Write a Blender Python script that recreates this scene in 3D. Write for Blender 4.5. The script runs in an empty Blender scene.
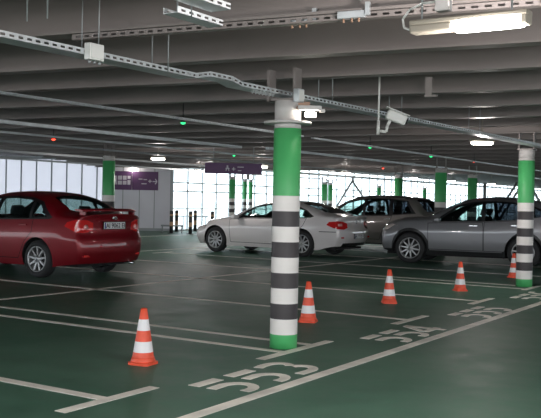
import bpy, bmesh, math, random
from mathutils import Vector, Matrix
from mathutils.bvhtree import BVHTree
random.seed(7)
C = bpy.context.scene
COL = C.collection
PI = math.pi
F = 866.0
ROLL = math.radians(1.15)
PITCH = math.atan(8.6 / F)
TH = math.radians(57.5)
UX, UY = math.cos(TH), math.sin(TH)
OX, OY = 0.125, 8.55
HC = 1.45
BA = math.radians(-25.0)          # direction the ceiling beams run


def W(u, v, z=0.0):               # bay grid (u along the row, v into the bays) -> world
    return Vector((OX + UX * u - UY * v, OY + UY * u + UX * v, z))


def at(px, py, z=0.0, d=None):    # point of the sight line at height z or distance d
    x = px - 270.5; y = -(py - 209)
    c, s = math.cos(ROLL), math.sin(ROLL)
    x2 = x * c - y * s; y2 = x * s + y * c
    Y = F * math.cos(PITCH) + y2 * math.sin(PITCH)
    Z = -F * math.sin(PITCH) + y2 * math.cos(PITCH)
    k = (z - HC) / Z if d is None else d / Y
    return Vector((x2 * k, Y * k, HC + Z * k))


# ------------------------------------------------------------------ materials
def mat(name, col, rough=0.5, metal=0.0, coat=0.0, emit=None, es=0.0, noise=0.0, nscale=8.0, spec=0.5, trans=0.0):
    m = bpy.data.materials.new(name); m.use_nodes = True
    nt = m.node_tree; b = nt.nodes['Principled BSDF']
    b.inputs['Base Color'].default_value = (*col, 1)
    b.inputs['Roughness'].default_value = rough
    b.inputs['Metallic'].default_value = metal
    b.inputs['Coat Weight'].default_value = coat
    b.inputs['Coat Roughness'].default_value = 0.06
    b.inputs['Specular IOR Level'].default_value = spec
    b.inputs['Transmission Weight'].default_value = trans
    if emit:
        b.inputs['Emission Color'].default_value = (*emit, 1)
        b.inputs['Emission Strength'].default_value = es
    if noise:
        tc = nt.nodes.new('ShaderNodeTexCoord'); n = nt.nodes.new('ShaderNodeTexNoise')
        n.inputs['Scale'].default_value = nscale; n.inputs['Detail'].default_value = 6
        r = nt.nodes.new('ShaderNodeMapRange')
        r.inputs['From Min'].default_value = 0.3; r.inputs['From Max'].default_value = 0.7
        r.inputs['To Min'].default_value = 1 - noise; r.inputs['To Max'].default_value = 1 + noise
        h = nt.nodes.new('ShaderNodeHueSaturation'); h.inputs['Color'].default_value = (*col, 1)
        nt.links.new(tc.outputs['Object'], n.inputs['Vector'])
        nt.links.new(n.outputs['Fac'], r.inputs['Value'])
        nt.links.new(r.outputs['Result'], h.inputs['Value'])
        nt.links.new(h.outputs['Color'], b.inputs['Base Color'])
    return m


def glass_mat(name, tint, gloss=0.7):
    m = bpy.data.materials.new(name); m.use_nodes = True
    nt = m.node_tree; nt.nodes.clear()
    o = nt.nodes.new('ShaderNodeOutputMaterial'); mx = nt.nodes.new('ShaderNodeMixShader')
    t = nt.nodes.new('ShaderNodeBsdfTransparent'); g = nt.nodes.new('ShaderNodeBsdfGlossy')
    lw = nt.nodes.new('ShaderNodeLayerWeight'); pw = nt.nodes.new('ShaderNodeMath'); pw.operation = 'POWER'; pw.inputs[1].default_value = 4
    nt.links.new(lw.outputs['Facing'], pw.inputs[0])
    f = nt.nodes.new('ShaderNodeMapRange'); f.inputs['To Min'].default_value = .05; f.inputs['To Max'].default_value = gloss
    nt.links.new(pw.outputs[0], f.inputs['Value'])
    t.inputs['Color'].default_value = (*tint, 1)
    g.inputs['Roughness'].default_value = 0.03
    g.inputs['Color'].default_value = (.9, .93, .95, 1)
    nt.links.new(f.outputs[0], mx.inputs[0])
    nt.links.new(t.outputs[0], mx.inputs[1]); nt.links.new(g.outputs[0], mx.inputs[2])
    nt.links.new(mx.outputs[0], o.inputs[0])
    return m


def floor_mat():
    m = bpy.data.materials.new('green_floor_paint'); m.use_nodes = True
    nt = m.node_tree; b = nt.nodes['Principled BSDF']; N = nt.nodes.new; L = nt.links.new
    tc = N('ShaderNodeTexCoord')
    n1 = N('ShaderNodeTexNoise'); n1.inputs['Scale'].default_value = 0.35; n1.inputs['Detail'].default_value = 8; n1.inputs['Roughness'].default_value = .6
    n2 = N('ShaderNodeTexNoise'); n2.inputs['Scale'].default_value = 3.2; n2.inputs['Detail'].default_value = 8; n2.inputs['Roughness'].default_value = .7
    for n in (n1, n2): L(tc.outputs['Object'], n.inputs['Vector'])
    r1 = N('ShaderNodeValToRGB'); r1.color_ramp.elements[0].position = .34; r1.color_ramp.elements[1].position = .68
    r1.color_ramp.elements[0].color = (*FLOOR_A, 1); r1.color_ramp.elements[1].color = (*FLOOR_B, 1)
    L(n1.outputs['Fac'], r1.inputs[0])
    r2 = N('ShaderNodeMapRange'); r2.inputs['From Min'].default_value = .3; r2.inputs['From Max'].default_value = .7
    r2.inputs['To Min'].default_value = .82; r2.inputs['To Max'].default_value = 1.18
    L(n2.outputs['Fac'], r2.inputs['Value'])
    h = N('ShaderNodeHueSaturation'); L(r1.outputs[0], h.inputs['Color']); L(r2.outputs[0], h.inputs['Value'])
    L(h.outputs[0], b.inputs['Base Color'])
    rr = N('ShaderNodeMapRange'); rr.inputs['From Min'].default_value = .3; rr.inputs['From Max'].default_value = .7
    rr.inputs['To Min'].default_value = .42; rr.inputs['To Max'].default_value = .6
    L(n2.outputs['Fac'], rr.inputs['Value']); L(rr.outputs[0], b.inputs['Roughness'])
    bp = N('ShaderNodeBump'); bp.inputs['Strength'].default_value = .04; bp.inputs['Distance'].default_value = .02
    L(n2.outputs['Fac'], bp.inputs['Height']); L(bp.outputs[0], b.inputs['Normal'])
    b.inputs['Specular IOR Level'].default_value = .22
    return m


FLOOR_A = (.050, .128, .088)
FLOOR_B = (.100, .195, .142)
M = dict(
    floor=floor_mat(),
    line=mat('worn_white_road_paint', (.80, .77, .70), .6, noise=.25, nscale=3),
    slab=mat('dark_steel_deck', (.11, .10, .10), .7, noise=.2, nscale=1.5),
    beam=mat('grey_brown_painted_steel', (.21, .183, .174), .5, noise=.12, nscale=.7),
    zinc=mat('galvanised_steel', (.55, .58, .60), .42, .55, noise=.1, nscale=6),
    zincdark=mat('dull_galvanised_steel', (.33, .35, .36), .5, .5),
    whitebox=mat('white_plastic', (.74, .74, .72), .45),
    concrete=mat('pale_concrete_paint', (.50, .48, .47), .7, noise=.08, nscale=5),
    green=mat('bright_green_paint', (.075, .42, .14), .45, noise=.05, nscale=4),
    white=mat('white_column_paint', (.78, .74, .72), .5, noise=.05, nscale=4),
    black=mat('charcoal_column_paint', (.046, .038, .042), .5, noise=.15, nscale=4),
    orange=mat('cone_orange_plastic', (.78, .085, .035), .45, noise=.06, nscale=9),
    conewhite=mat('cone_reflective_white', (.80, .78, .80), .4),
    tyre=mat('tyre_rubber', (.018, .018, .020), .75),
    rim=mat('alloy_silver', (.36, .36, .37), .35, .6),
    rimdark=mat('brake_dark', (.03, .03, .032), .6, .4),
    liner=mat('wheel_arch_liner', (.012, .012, .013), .9),
    lining=mat('cabin_lining', (.03, .03, .033), .9),
    seat=mat('dark_seat_cloth', (.035, .035, .04), .85),
    trimblack=mat('black_trim', (.012, .012, .014), .35),
    seam=mat('panel_gap', (.006, .006, .006), .9),
    chrome=mat('chrome', (.7, .7, .72), .15, 1.0),
    glass=glass_mat('tinted_car_glass', (.50, .62, .60)),
    glassdark=glass_mat('dark_privacy_glass', (.12, .14, .16)),
    pane=glass_mat('clear_facade_glass', (.95, .98, .99), .25),
    redlens=mat('red_lamp_lens', (.62, .02, .02), .15, coat=1),
    clearlens=mat('clear_lamp_lens', (.75, .66, .64), .12, coat=1),
    pinklens=mat('pink_lamp_lens', (.75, .33, .32), .2, coat=1),
    plate=mat('plate_white', (.72, .73, .74), .4),
    ink=mat('plate_ink', (.02, .02, .03), .5),
    blue=mat('plate_blue', (.02, .06, .30), .4),
    frame=mat('white_window_frame', (.62, .66, .68), .5),
    purple=mat('purple_sign', (.105, .040, .125), .5),
    signwhite=mat('sign_white', (.60, .56, .62), .5),
    wallpanel=mat('grey_white_wall_panel', (.70, .69, .75), .6, noise=.05, nscale=.8),
    pave=mat('pale_paving', (.62, .62, .60), .8, noise=.1, nscale=.5),
    yellow=mat('bollard_amber', (.50, .30, .16), .5),
    bblack=mat('bollard_black', (.02, .02, .02), .5),
    housing=mat('lamp_housing', (.27, .245, .20), .5),
    tube=mat('lamp_tube_lit', (1, 1, 1), .5, emit=(1, .98, .93), es=26.0),
    lampon=mat('lamp_lens_lit', (1, 1, 1), .5, emit=(1, .93, .82), es=22.0),
    redled=mat('red_indicator', (.5, .02, .01), .5, emit=(1, .06, .03), es=2.6),
    greenled=mat('green_indicator', (.02, .4, .1), .5, emit=(.05, 1, .3), es=.9),
    copper=mat('orange_brown_bracket', (.34, .20, .13), .5),
)


def translucent_wall():
    m = bpy.data.materials.new('translucent_white_panel'); m.use_nodes = True
    nt = m.node_tree; nt.nodes.clear(); N = nt.nodes.new; L = nt.links.new
    o = N('ShaderNodeOutputMaterial'); mx = N('ShaderNodeMixShader'); mx.inputs[0].default_value = .55
    d = N('ShaderNodeBsdfDiffuse'); t = N('ShaderNodeBsdfTranslucent')
    d.inputs[0].default_value = (.7, .7, .73, 1); t.inputs[0].default_value = (.80, .79, .83, 1)
    L(d.outputs[0], mx.inputs[1]); L(t.outputs[0], mx.inputs[2]); L(mx.outputs[0], o.inputs[0])
    return m


M['translucent'] = translucent_wall()


def paint(name, col, metal=.3, rough=.35, coat=1.0):
    return mat(name, col, rough, metal, coat=coat)


# ------------------------------------------------------------------ mesh helpers
def add_box(bm, c, s, rot=None, mi=0, bevel=0.0):
    r = bmesh.ops.create_cube(bm, size=1.0)
    vs = r['verts']
    bmesh.ops.scale(bm, vec=Vector(s), verts=vs)
    fs = list({f for v in vs for f in v.link_faces})
    if bevel:
        es = list({e for v in vs for e in v.link_edges})
        rb = bmesh.ops.bevel(bm, geom=es, offset=bevel, segments=2, affect='EDGES', profile=.5)
        vs = list({v for f in rb['faces'] for v in f.verts} | {v for v in vs if v.is_valid})
        fs = list({f for v in vs for f in v.link_faces})
    if rot is not None:
        bmesh.ops.transform(bm, matrix=rot.to_4x4(), verts=vs)
    bmesh.ops.translate(bm, vec=Vector(c), verts=vs)
    for f in fs: f.material_index = mi


def add_tube(bm, a, b, r, n=10, r2=None, caps=True, mi=0):
    a = Vector(a); b = Vector(b); d = b - a
    q = Vector((0, 0, 1)).rotation_difference(d.normalized()).to_matrix()
    r2 = r if r2 is None else r2
    A = [bm.verts.new(a + q @ Vector((r * math.cos(2 * PI * k / n), r * math.sin(2 * PI * k / n), 0))) for k in range(n)]
    B = [bm.verts.new(b + q @ Vector((r2 * math.cos(2 * PI * k / n), r2 * math.sin(2 * PI * k / n), 0))) for k in range(n)]
    for k in range(n):
        f = bm.faces.new((A[k], A[(k + 1) % n], B[(k + 1) % n], B[k])); f.smooth = True; f.material_index = mi
    if caps:
        bm.faces.new(A[::-1]).material_index = mi; bm.faces.new(B).material_index = mi


def add_path(bm, pts, r, n=8):
    for p, q in zip(pts[:-1], pts[1:]): add_tube(bm, p, q, r, n)


def add_lathe(bm, prof, n=40, mi=None, cap=True, axis='Z', center=(0, 0, 0)):
    """prof: (radius, height) pairs; mi: one material index per band"""
    rings = []
    ce = Vector(center)
    for r, h in prof:
        ring = []
        for k in range(n):
            a = 2 * PI * k / n
            p = Vector((r * math.cos(a), r * math.sin(a), h)) if axis == 'Z' else Vector((r * math.cos(a), h, r * math.sin(a)))
            ring.append(bm.verts.new(ce + p))
        rings.append(ring)
    for i in range(len(rings) - 1):
        for k in range(n):
            vs = (rings[i][k], rings[i][(k + 1) % n], rings[i + 1][(k + 1) % n], rings[i + 1][k])
            f = bm.faces.new(vs if axis == 'Z' else vs[::-1]); f.smooth = True
            if mi: f.material_index = mi[i]
    if cap:
        f = bm.faces.new(rings[0][::-1] if axis == 'Z' else rings[0]); f.material_index = mi[0] if mi else 0
        f = bm.faces.new(rings[-1] if axis == 'Z' else rings[-1][::-1]); f.material_index = mi[-1] if mi else 0


def add_poly(bm, pts, mi=0):
    f = bm.faces.new([bm.verts.new(Vector(p)) for p in pts]); f.material_index = mi
    return f


def add_prism(bm, pts, off, mi=0):
    """closed prism: polygon pts swept by the vector off"""
    a = [bm.verts.new(Vector(p)) for p in pts]; b = [bm.verts.new(Vector(p) + Vector(off)) for p in pts]
    n = len(pts)
    fs = [bm.faces.new(a[::-1]), bm.faces.new(b)] + [bm.faces.new((a[k], a[(k + 1) % n], b[(k + 1) % n], b[k])) for k in range(n)]
    for f in fs: f.material_index = mi
    bmesh.ops.recalc_face_normals(bm, faces=fs)


def obj(name, bm, mats, parent=None, **props):
    me = bpy.data.meshes.new(name); bm.to_mesh(me); bm.free()
    for m in (mats if isinstance(mats, (list, tuple)) else [mats]): me.materials.append(m)
    o = bpy.data.objects.new(name, me); COL.objects.link(o)
    if parent is not None: o.parent = parent
    for k, v in props.items(): o[k] = v
    return o


def empty(name, loc, rz=0, **props):
    o = bpy.data.objects.new(name, None); COL.objects.link(o)
    o.location = loc; o.rotation_euler = (0, 0, rz); o.empty_display_size = .2
    for k, v in props.items(): o[k] = v
    return o


def dup(root, loc=None, rz=None, **props):
    r = root.copy(); COL.objects.link(r)
    if loc is not None: r.location = loc
    if rz is not None: r.rotation_euler = (0, 0, rz)
    for k, v in props.items(): r[k] = v
    for ch in list(root.children):
        c = ch.copy(); COL.objects.link(c); c.parent = r
        for g in list(ch.children):
            d = g.copy(); COL.objects.link(d); d.parent = c
    return r


BM = bmesh.new

# ------------------------------------------------------------------ setting
ZB = 2.75; ZS = 3.19
YB = -7.0                         # open edge of the deck behind the camera
CR = W(22.6, 19.7); CE = W(92.6, 19.7)
OUT = [(-34, YB, 0), (62, YB, 0), (62, CE.y, 0), (CE.x, CE.y, 0), (CR.x, CR.y, 0), (-34, CR.y, 0)]
b = BM(); add_prism(b, [Vector(p) + Vector((0, 0, -.1)) for p in OUT], (0, 0, .1)); floor = obj('floor', b, M['floor'], kind='structure')


def strip_pts(p, q, w):
    d = (q - p).normalized(); n = Vector((-d.y, d.x, 0)) * w / 2
    return [p - n, q - n, q + n, p + n]


def line(p, q, w=.1, label=None, name='painted_line'):
    bb = BM(); add_prism(bb, strip_pts(p, q, w), (0, 0, .003))
    o = obj(name, bb, M['line'], floor)
    if label: o['label'] = label


Z0 = .0
line(W(-6, -.98), W(30, -.98), .11)
BAYS = [-5.35, -2.67, 0.05, 2.72, 5.38, 8.05, 10.7, 13.4, 16.1, 18.8]
for i, u in enumerate(BAYS):
    line(W(u - .46 if i != 2 else u - .72, -.2), W(u + .52 if i != 2 else u + .6, -.2), .1)
    if i in (2, 5, 8):
        line(W(u - .27, -.15), W(u - .27, 5.1), .09); line(W(u + .27, -.15), W(u + .27, 5.1), .09)
    else:
        line(W(u, -.15), W(u, 5.1), .1)
    line(W(u, 5.1), W(u, 10.3), .1)
    line(W(u - .4, 10.35), W(u + .4, 10.35), .1)
line(W(-6, 5.1), W(26, 5.1), .1)
line(W(-6, 11.1), W(22, 11.1), .1)
line(W(-6, 17.0), W(22, 17.0), .1)

# digits drawn as stencil strokes on a 1 x 1.6 field; tops point into the bays
def arc(cx, cy, rx, ry, a0, a1, n=9):
    return [(cx + rx * math.cos(math.radians(a0 + (a1 - a0) * k / n)), cy + ry * math.sin(math.radians(a0 + (a1 - a0) * k / n))) for k in range(n + 1)]


STROKES = {
    '5': [[(.10, 1.42), (.95, 1.42)], [(.10, .88)] + arc(.5, .5, .42, .42, 80, -90) + [(.34, .1)]],
    '3': [[(.06, 1.44), (.3, 1.5)] + arc(.5, 1.17, .36, .33, 90, -50), arc(.5, .48, .42, .38, 60, -90) + [(.05, .12)]],
    '4': [[(.76, 0), (.76, .34)], [(.76, .5), (.76, 1.6)], [(.66, 1.5), (.05, .52)], [(.0, .42), (1.02, .42)]],
    '6': [[(.82, 1.5)] + arc(.56, .85, .45, .65, 90, 180), arc(.5, .46, .40, .38, 170, -150)],
}


def painted_number(txt, u0, u1, v0, v1):
    bb = BM(); n = len(txt); pitch = (u1 - u0) / (n - .18); wd = pitch * .82
    hgt = v1 - v0
    for i, ch in enumerate(txt):
        for st in STROKES[ch]:
            P = [W(u0 + i * pitch + x * wd, v0 + y / 1.6 * hgt, 0) for x, y in st]
            # offset polyline to a band
            Lp, Rp = [], []
            for k, p in enumerate(P):
                a = P[max(0, k - 1)]; c = P[min(len(P) - 1, k + 1)]
                d = (c - a).normalized(); nn = Vector((-d.y, d.x, 0)) * (.054 if ch == '5' and len(st) == 2 else .044)
                Lp.append(p + nn); Rp.append(p - nn)
            for k in range(len(P) - 1):
                add_prism(bb, [Rp[k], Rp[k + 1], Lp[k + 1], Lp[k]], (0, 0, .0035))
    return obj('painted_number', bb, M['line'], floor, label='white stencilled bay number %s on green floor' % txt)


painted_number('553', -1.98, -.66, -.86, -.36)
painted_number('554', .98, 2.30, -.86, -.36)
painted_number('555', 3.48, 4.72, -.90, -.38)
painted_number('556', 6.15, 7.45, -.90, -.38)

# ceiling slab with deck ribs
b = BM()
add_prism(b, [Vector(p) + Vector((0, 0, ZS)) for p in OUT], (0, 0, .15))
ceiling = obj('ceiling', b, M['slab'], kind='structure')
bd = Vector((math.cos(BA), math.sin(BA), 0)); bn = Vector((-bd.y, bd.x, 0))


def i_section(bb, p, q, depth, wd, zb, tf=.02, tw=.012):
    n = Vector((-(q - p).normalized().y, (q - p).normalized().x, 0))
    def bar(c0, c1, z0, z1):
        pts = [p + n * c0 + Vector((0, 0, z0)), p + n * c1 + Vector((0, 0, z0)), p + n * c1 + Vector((0, 0, z1)), p + n * c0 + Vector((0, 0, z1))]
        add_prism(bb, pts, q - p)
    bar(-wd / 2, wd / 2, zb, zb + tf); bar(-wd / 2, wd / 2, zb + depth - tf, zb + depth); bar(-tw / 2, tw / 2, zb + tf, zb + depth - tf)


perps = [-5.0, -3.4, -1.8, -.3, 1.2, 2.65, 4.1, 5.68, 7.2, 8.5, 10.1]
while perps[-1] < 76: perps.append(perps[-1] + 1.5)
for k, pp in enumerate(perps):
    c = bn * pp
    x0, x1 = (-9 - pp * .45), (8 + pp * .75)
    # stop at the end wall and at the glazed side
    if bd.y < 0: x0 = max(x0, (CR.y - .1 - c.y) / bd.y)
    vv_ = Vector((-UY, UX, 0)); g = lambda x: (c + bd * x - CR).dot(vv_) + .12
    sl = bd.dot(vv_)
    xg = -(g(0)) / sl                  # g falls along bd
    if (c + bd * xg).x > CR.x: x0 = max(x0, xg)
    if x1 - x0 < 1: continue
    bb = BM()
    i_section(bb, c + bd * x0, c + bd * x1, .42, .17, ZB)
    obj('ceiling_beam', bb, M['beam'], kind='structure')

# far walls
YW = 38.4
XC = W(22.6, 19.7).x; YC = W(22.6, 19.7).y
xa, xb_ = -34.0, at(112, 200, d=YC).x
b = BM(); add_box(b, ((xa + xb_) / 2, YC, 1.6), (xb_ - xa, .04, 3.2))
wl = obj('wall_left', b, M['translucent'], kind='structure')
b = BM(); x = xb_
while x > xa:
    add_box(b, (x, YC - .04, 1.6), (.055, .05, 3.2)); x -= .668
add_box(b, ((xa + xb_) / 2, YC - .05, .1), (xb_ - xa, .07, .2)); add_box(b, ((xa + xb_) / 2, YC - .05, 3.12), (xb_ - xa, .07, .12))
obj('panel_frame', b, M['zincdark'], wl)
b = BM(); add_box(b, ((xb_ + XC) / 2, YC, 1.6), (XC - xb_, .12, 3.2))
wb_ = obj('wall_back', b, M['wallpanel'], kind='structure')
b = BM()
for px in (123, 139.5, 154.5):
    add_box(b, (at(px, 200, d=YC).x, YC - .065, 1.45), (.035, .012, 2.9))
add_box(b, (XC - .02, YC - .07, 1.5), (.12, .06, 3.0)); add_box(b, ((xb_ + XC) / 2, YC - .065, .06), (XC - xb_, .02, .12))
obj('panel_joint', b, M['zincdark'], wb_)

# glazed facade along the row direction
win = empty('window_1', W(22.6, 19.7), TH, kind='structure')
LW = 70.0
b = BM()
nb = 64
for k in range(nb + 1):
    add_box(b, (k * LW / nb, 0, 1.5), (.05 if k % 4 else .09, .08, 3.38))
for z, h in ((.04, .08), (1.0, .04), (1.78, .06), (2.16, .06), (2.98, .12)):
    add_box(b, (LW / 2, 0, z), (LW, .07, h))
obj('window_frame', b, M['frame'], win)
b = BM(); add_box(b, (LW / 2, .01, 1.5), (LW, .012, 3.2)); obj('window_pane', b, M['pane'], win)
# ground outside
b = BM(); add_box(b, (10, 150, -.16), (500, 420, .1)); obj('ground_outside', b, M['pave'], kind='structure')

# ------------------------------------------------------------------ columns
def column(loc, r=.137, label='', neck=(2.16, 2.25), seg=40, cat='column', group=None, plate=False, top=None):
    top = top or ZB
    t = empty('striped_column', loc, 0, label=label, category=cat, kind='thing')
    if group: t['group'] = group
    z0, st = .138, .1511
    prof = [(r, 0), (r, z0)]; mi = [0]
    for k in range(9):
        prof.append((r, z0 + (k + 1) * st)); mi.append(1 if k % 2 == 0 else 2)
    prof.append((r, neck[0])); mi.append(0)
    bb = BM(); add_lathe(bb, prof, seg, mi); obj('shaft', bb, [M['green'], M['white'], M['black']], t)
    bb = BM(); add_lathe(bb, [(r * .97, neck[0]), (r * .97, neck[1])], seg)
    if plate:
        add_lathe(bb, [(.235, neck[1] - .012), (.235, neck[1] + .012)], seg)
        add_lathe(bb, [(r * .96, neck[1] + .01), (r * .96, 2.43)], seg)
        obj('collar', bb, M['concrete'], t)
        bb = BM(); add_box(bb, W(0, -.10, (2.43 + top) / 2) - W(0, 0), (.12, .03, top - 2.43), Matrix.Rotation(TH, 3, 'Z')); add_box(bb, W(0, .20, (2.43 + top) / 2) - W(0, 0), (.12, .03, top - 2.43), Matrix.Rotation(TH, 3, 'Z')); add_box(bb, (0, 0, 2.44), (.24, .24, .02), Matrix.Rotation(TH, 3, 'Z'))
        obj('top_bracket', bb, M['beam'], t)
    else:
        add_lathe(bb, [(r * .97, neck[1]), (r * .97, 2.45)], seg); obj('collar', bb, M['concrete'], t)
        bb = BM(); add_box(bb, W(0, -.13, (2.44 + top) / 2) - W(0, 0), (.10, .02, top - 2.44), Matrix.Rotation(TH, 3, 'Z')); add_box(bb, W(0, .13, (2.44 + top) / 2) - W(0, 0), (.10, .02, top - 2.44), Matrix.Rotation(TH, 3, 'Z')); add_box(bb, (0, 0, 2.45), (.28, .28, .02), Matrix.Rotation(TH, 3, 'Z')); obj('top_bracket', bb, M['beam'], t)
    return t


column(W(.025, -.018), .136, 'big green column with black and white bands beside the first bay number', (2.16, 2.215), plate=True)
column(at(525, 287.2) + Vector((.02, .14, 0)), .143, 'banded green column standing in front of the grey crossover', (2.25, 2.3))
cl = at(108.3, 200, d=21.0); cl.z = 0
column(cl, .15, 'banded green column behind the red sedan', (2.33, 2.4))
FARC = [(232, 38.0, .137, 'far banded column under the hanging purple sign'),
        (244.6, 41.8, .105, 'thin far column, first of a close pair right of the hanging sign'),
        (250.4, 42.5, .105, 'thin far column, second of a close pair right of the hanging sign'),
        (324.2, 45.0, .15, 'far column, first of the close pair left of the steel chevron brace'),
        (330.2, 46.5, .12, 'far column, second of the close pair left of the steel chevron brace'),
        (379.0, 51.0, .12, 'thin far column rising over the roof of the beige estate'),
        (398.3, 31.0, .15, 'green column rising behind the rear roof of the beige estate'),
        (424.5, 55.0, .12, 'thin far column just right of the beige estate roof'),
        (440.5, 24.5, .165, 'banded column behind the bonnet of the grey crossover'),
        (472.0, 29.0, .16, 'green column rising behind the roof of the grey crossover')]
for px, d, r, lab in FARC:
    p = at(px, 200, d=d); p.z = 0
    column(p, r, lab, (2.33, 2.4), 20)
p = at(484.5, 200, d=52); p.z = 0
b = BM(); add_tube(b, p, p + Vector((0, 0, ZB)), .10, 12); obj('steel_post', b, M['zincdark'], label='slim dark grey steel post behind the crossover roof', category='post')

# chevron braces far away
def brace(pts, r, label):
    bb = BM()
    for a, c in pts: add_tube(bb, a, c, r, 8)
    obj('steel_brace', bb, M['zincdark'], label=label, category='brace')


def leg(px0, py0, px1, d):
    a = at(px0, py0, d=d); k = at(px1, 230, d=d); k.z = .0
    return a, k


ap = at(352.4, 181, d=46)
l1 = at(323, 225, d=46); l2 = at(385, 226, d=46); l1.z = l2.z = 0
brace([(ap, l1), (ap, l2), (ap, Vector((ap.x, ap.y, ZB)))], .055, 'inverted V steel brace above the white saloon boot')
a1 = at(517, 187.5, d=50); b1 = at(487, 222, d=50); b1.z = 0
a2 = at(523, 187.5, d=50); b2 = at(493, 222, d=50); b2.z = 0
for a_ in (a1, a2): a_.z = ZB
brace([(a1, b1), (a2, b2)], .07, 'twin slanting steel brace just left of the nearer right-hand column')
a1 = at(529, 187.5, d=50); a1.z = ZB; b1 = at(556, 222, d=50); b1.z = 0
brace([(a1, b1)], .08, 'single slanting steel brace right of the banded column')

# ------------------------------------------------------------------ cones
def cone(loc, rz):
    t = empty('traffic_cone', loc, rz, category='traffic cone', group='orange and white traffic cones')
    bb = BM()
    t.scale = (.97,) * 3
    add_prism(bb, [Vector((sx_ * a_ * .87, sy_ * c_ * .87, 0)) for sx_, sy_, a_, c_ in ((1, 1, .125, .09), (1, 1, .09, .125), (-1, 1, .09, .125), (-1, 1, .125, .09), (-1, -1, .125, .09), (-1, -1, .09, .125), (1, -1, .09, .125), (1, -1, .125, .09))], (0, 0, .022))
    add_lathe(bb, [(.112, .020), (.111, .034), (.104, .055), (.100, .066)], 36)
    obj('base', bb, M['orange'], t)
    bb = BM()
    zz = [.05, .112, .208, .305, .405, .497, .50]
    rr = lambda z: .100 - (z - .05) * (.100 - .029) / .45
    prof = [(rr(z), z) for z in zz[:-1]] + [(.022, .503), (.018, .49)]
    add_lathe(bb, prof, 36, [0, 1, 0, 1, 0, 0, 0], cap=False)
    obj('shell', bb, [M['orange'], M['conewhite']], t)
    return t


CONES = [(143, 363.8, 'nearest orange and white cone, left of the big column'),
         (308, 321.8, 'orange and white cone just right of the big column'),
         (389, 303.0, 'orange and white cone standing above bay number 554'),
         (460, 290.8, 'orange and white cone standing above bay number 555'),
         (513.5, 277.6, 'orange and white cone half hidden behind the column by the crossover')]
c0 = None
for i, (px, py, lab) in enumerate(CONES):
    p = at(px, py)
    if c0 is None: c0 = cone(p, TH + .1); c0['label'] = lab
    else: dup(c0, p, TH + .3 * i, label=lab)

# ------------------------------------------------------------------ cars
def interp(tab, x):
    if x <= tab[0][0]: return tab[0][1]
    for (a, ya), (b_, yb) in zip(tab[:-1], tab[1:]):
        if x <= b_:
            return ya + (yb - ya) * (x - a) / (b_ - a)
    return tab[-1][1]


def smooth_interp(tab, x):       # Catmull-Rom style (monotone enough for gentle profiles)
    n = len(tab)
    if x <= tab[0][0]: return tab[0][1]
    if x >= tab[-1][0]: return tab[-1][1]
    for i in range(n - 1):
        if x <= tab[i + 1][0]: break
    x0, y0 = tab[i]; x1, y1 = tab[i + 1]
    sl = lambda a, c: (c[1] - a[1]) / (c[0] - a[0])
    m = sl(tab[i], tab[i + 1])
    def tang(j):
        if j == 0: return sl(tab[0], tab[1])
        if j == n - 1: return sl(tab[-2], tab[-1])
        p, q = sl(tab[j - 1], tab[j]), sl(tab[j], tab[j + 1])
        if p * q <= 0: return 0
        return 2 * p * q / (p + q)
    m0, m1 = tang(i), tang(i + 1)
    h = x1 - x0; t = (x - x0) / h
    return (2 * t ** 3 - 3 * t * t + 1) * y0 + (t ** 3 - 2 * t * t + t) * h * m0 + (-2 * t ** 3 + 3 * t * t) * y1 + (t ** 3 - t * t) * h * m1


def inside(poly, x, y):
    c = False; n = len(poly)
    for i in range(n):
        x1, y1 = poly[i]; x2, y2 = poly[(i + 1) % n]
        if (y1 > y) != (y2 > y) and x < (x2 - x1) * (y - y1) / (y2 - y1) + x1: c = not c
    return c


def grow(poly, d):
    n = len(poly); ar = sum(poly[i][0] * poly[(i + 1) % n][1] - poly[(i + 1) % n][0] * poly[i][1] for i in range(n))
    s = 1 if ar > 0 else -1
    out = []
    for i in range(n):
        p0 = Vector(poly[i - 1]); p1 = Vector(poly[i]); p2 = Vector(poly[(i + 1) % n])
        d1 = (p1 - p0).normalized(); d2 = (p2 - p1).normalized()
        n1 = Vector((d1.y, -d1.x)) * s; n2 = Vector((d2.y, -d2.x)) * s
        m = (n1 + n2)
        m = m / max(.4, m.length_squared) * 2
        out.append(tuple(p1 + m * d))
    return out


def cut(bm, poly, plane, sel):
    """cut the skin along a polygon: plane 'xz' (side), 'xy' (from above) or 'yz' (from the end)"""
    n = len(poly)
    ax = {'xz': (0, 2), 'xy': (0, 1), 'yz': (1, 2)}[plane]
    sweep = {'xz': Vector((0, 1, 0)), 'xy': Vector((0, 0, 1)), 'yz': Vector((1, 0, 0))}[plane]
    x0 = min(p[0] for p in poly) - .07; x1 = max(p[0] for p in poly) + .07
    y0 = min(p[1] for p in poly) - .07; y1 = max(p[1] for p in poly) + .07
    for i in range(n):
        a = poly[i]; c = poly[(i + 1) % n]
        pa = Vector((0, 0, 0)); pc = Vector((0, 0, 0))
        pa[ax[0]], pa[ax[1]] = a; pc[ax[0]], pc[ax[1]] = c
        no = (pc - pa).cross(sweep)
        if no.length < 1e-6: continue
        ex0, ex1 = min(a[0], c[0]) - .06, max(a[0], c[0]) + .06
        ey0, ey1 = min(a[1], c[1]) - .06, max(a[1], c[1]) + .06
        fs = []
        for f in bm.faces:
            m = f.calc_center_median()
            if ex0 < m[ax[0]] < ex1 and ey0 < m[ax[1]] < ey1 and sel(f, m): fs.append(f)
        if not fs: continue
        ge = set(fs)
        for f in fs:
            ge.update(f.edges); ge.update(f.verts)
        bmesh.ops.bisect_plane(bm, geom=list(ge), dist=1e-5, plane_co=pa, plane_no=no.normalized())


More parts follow.
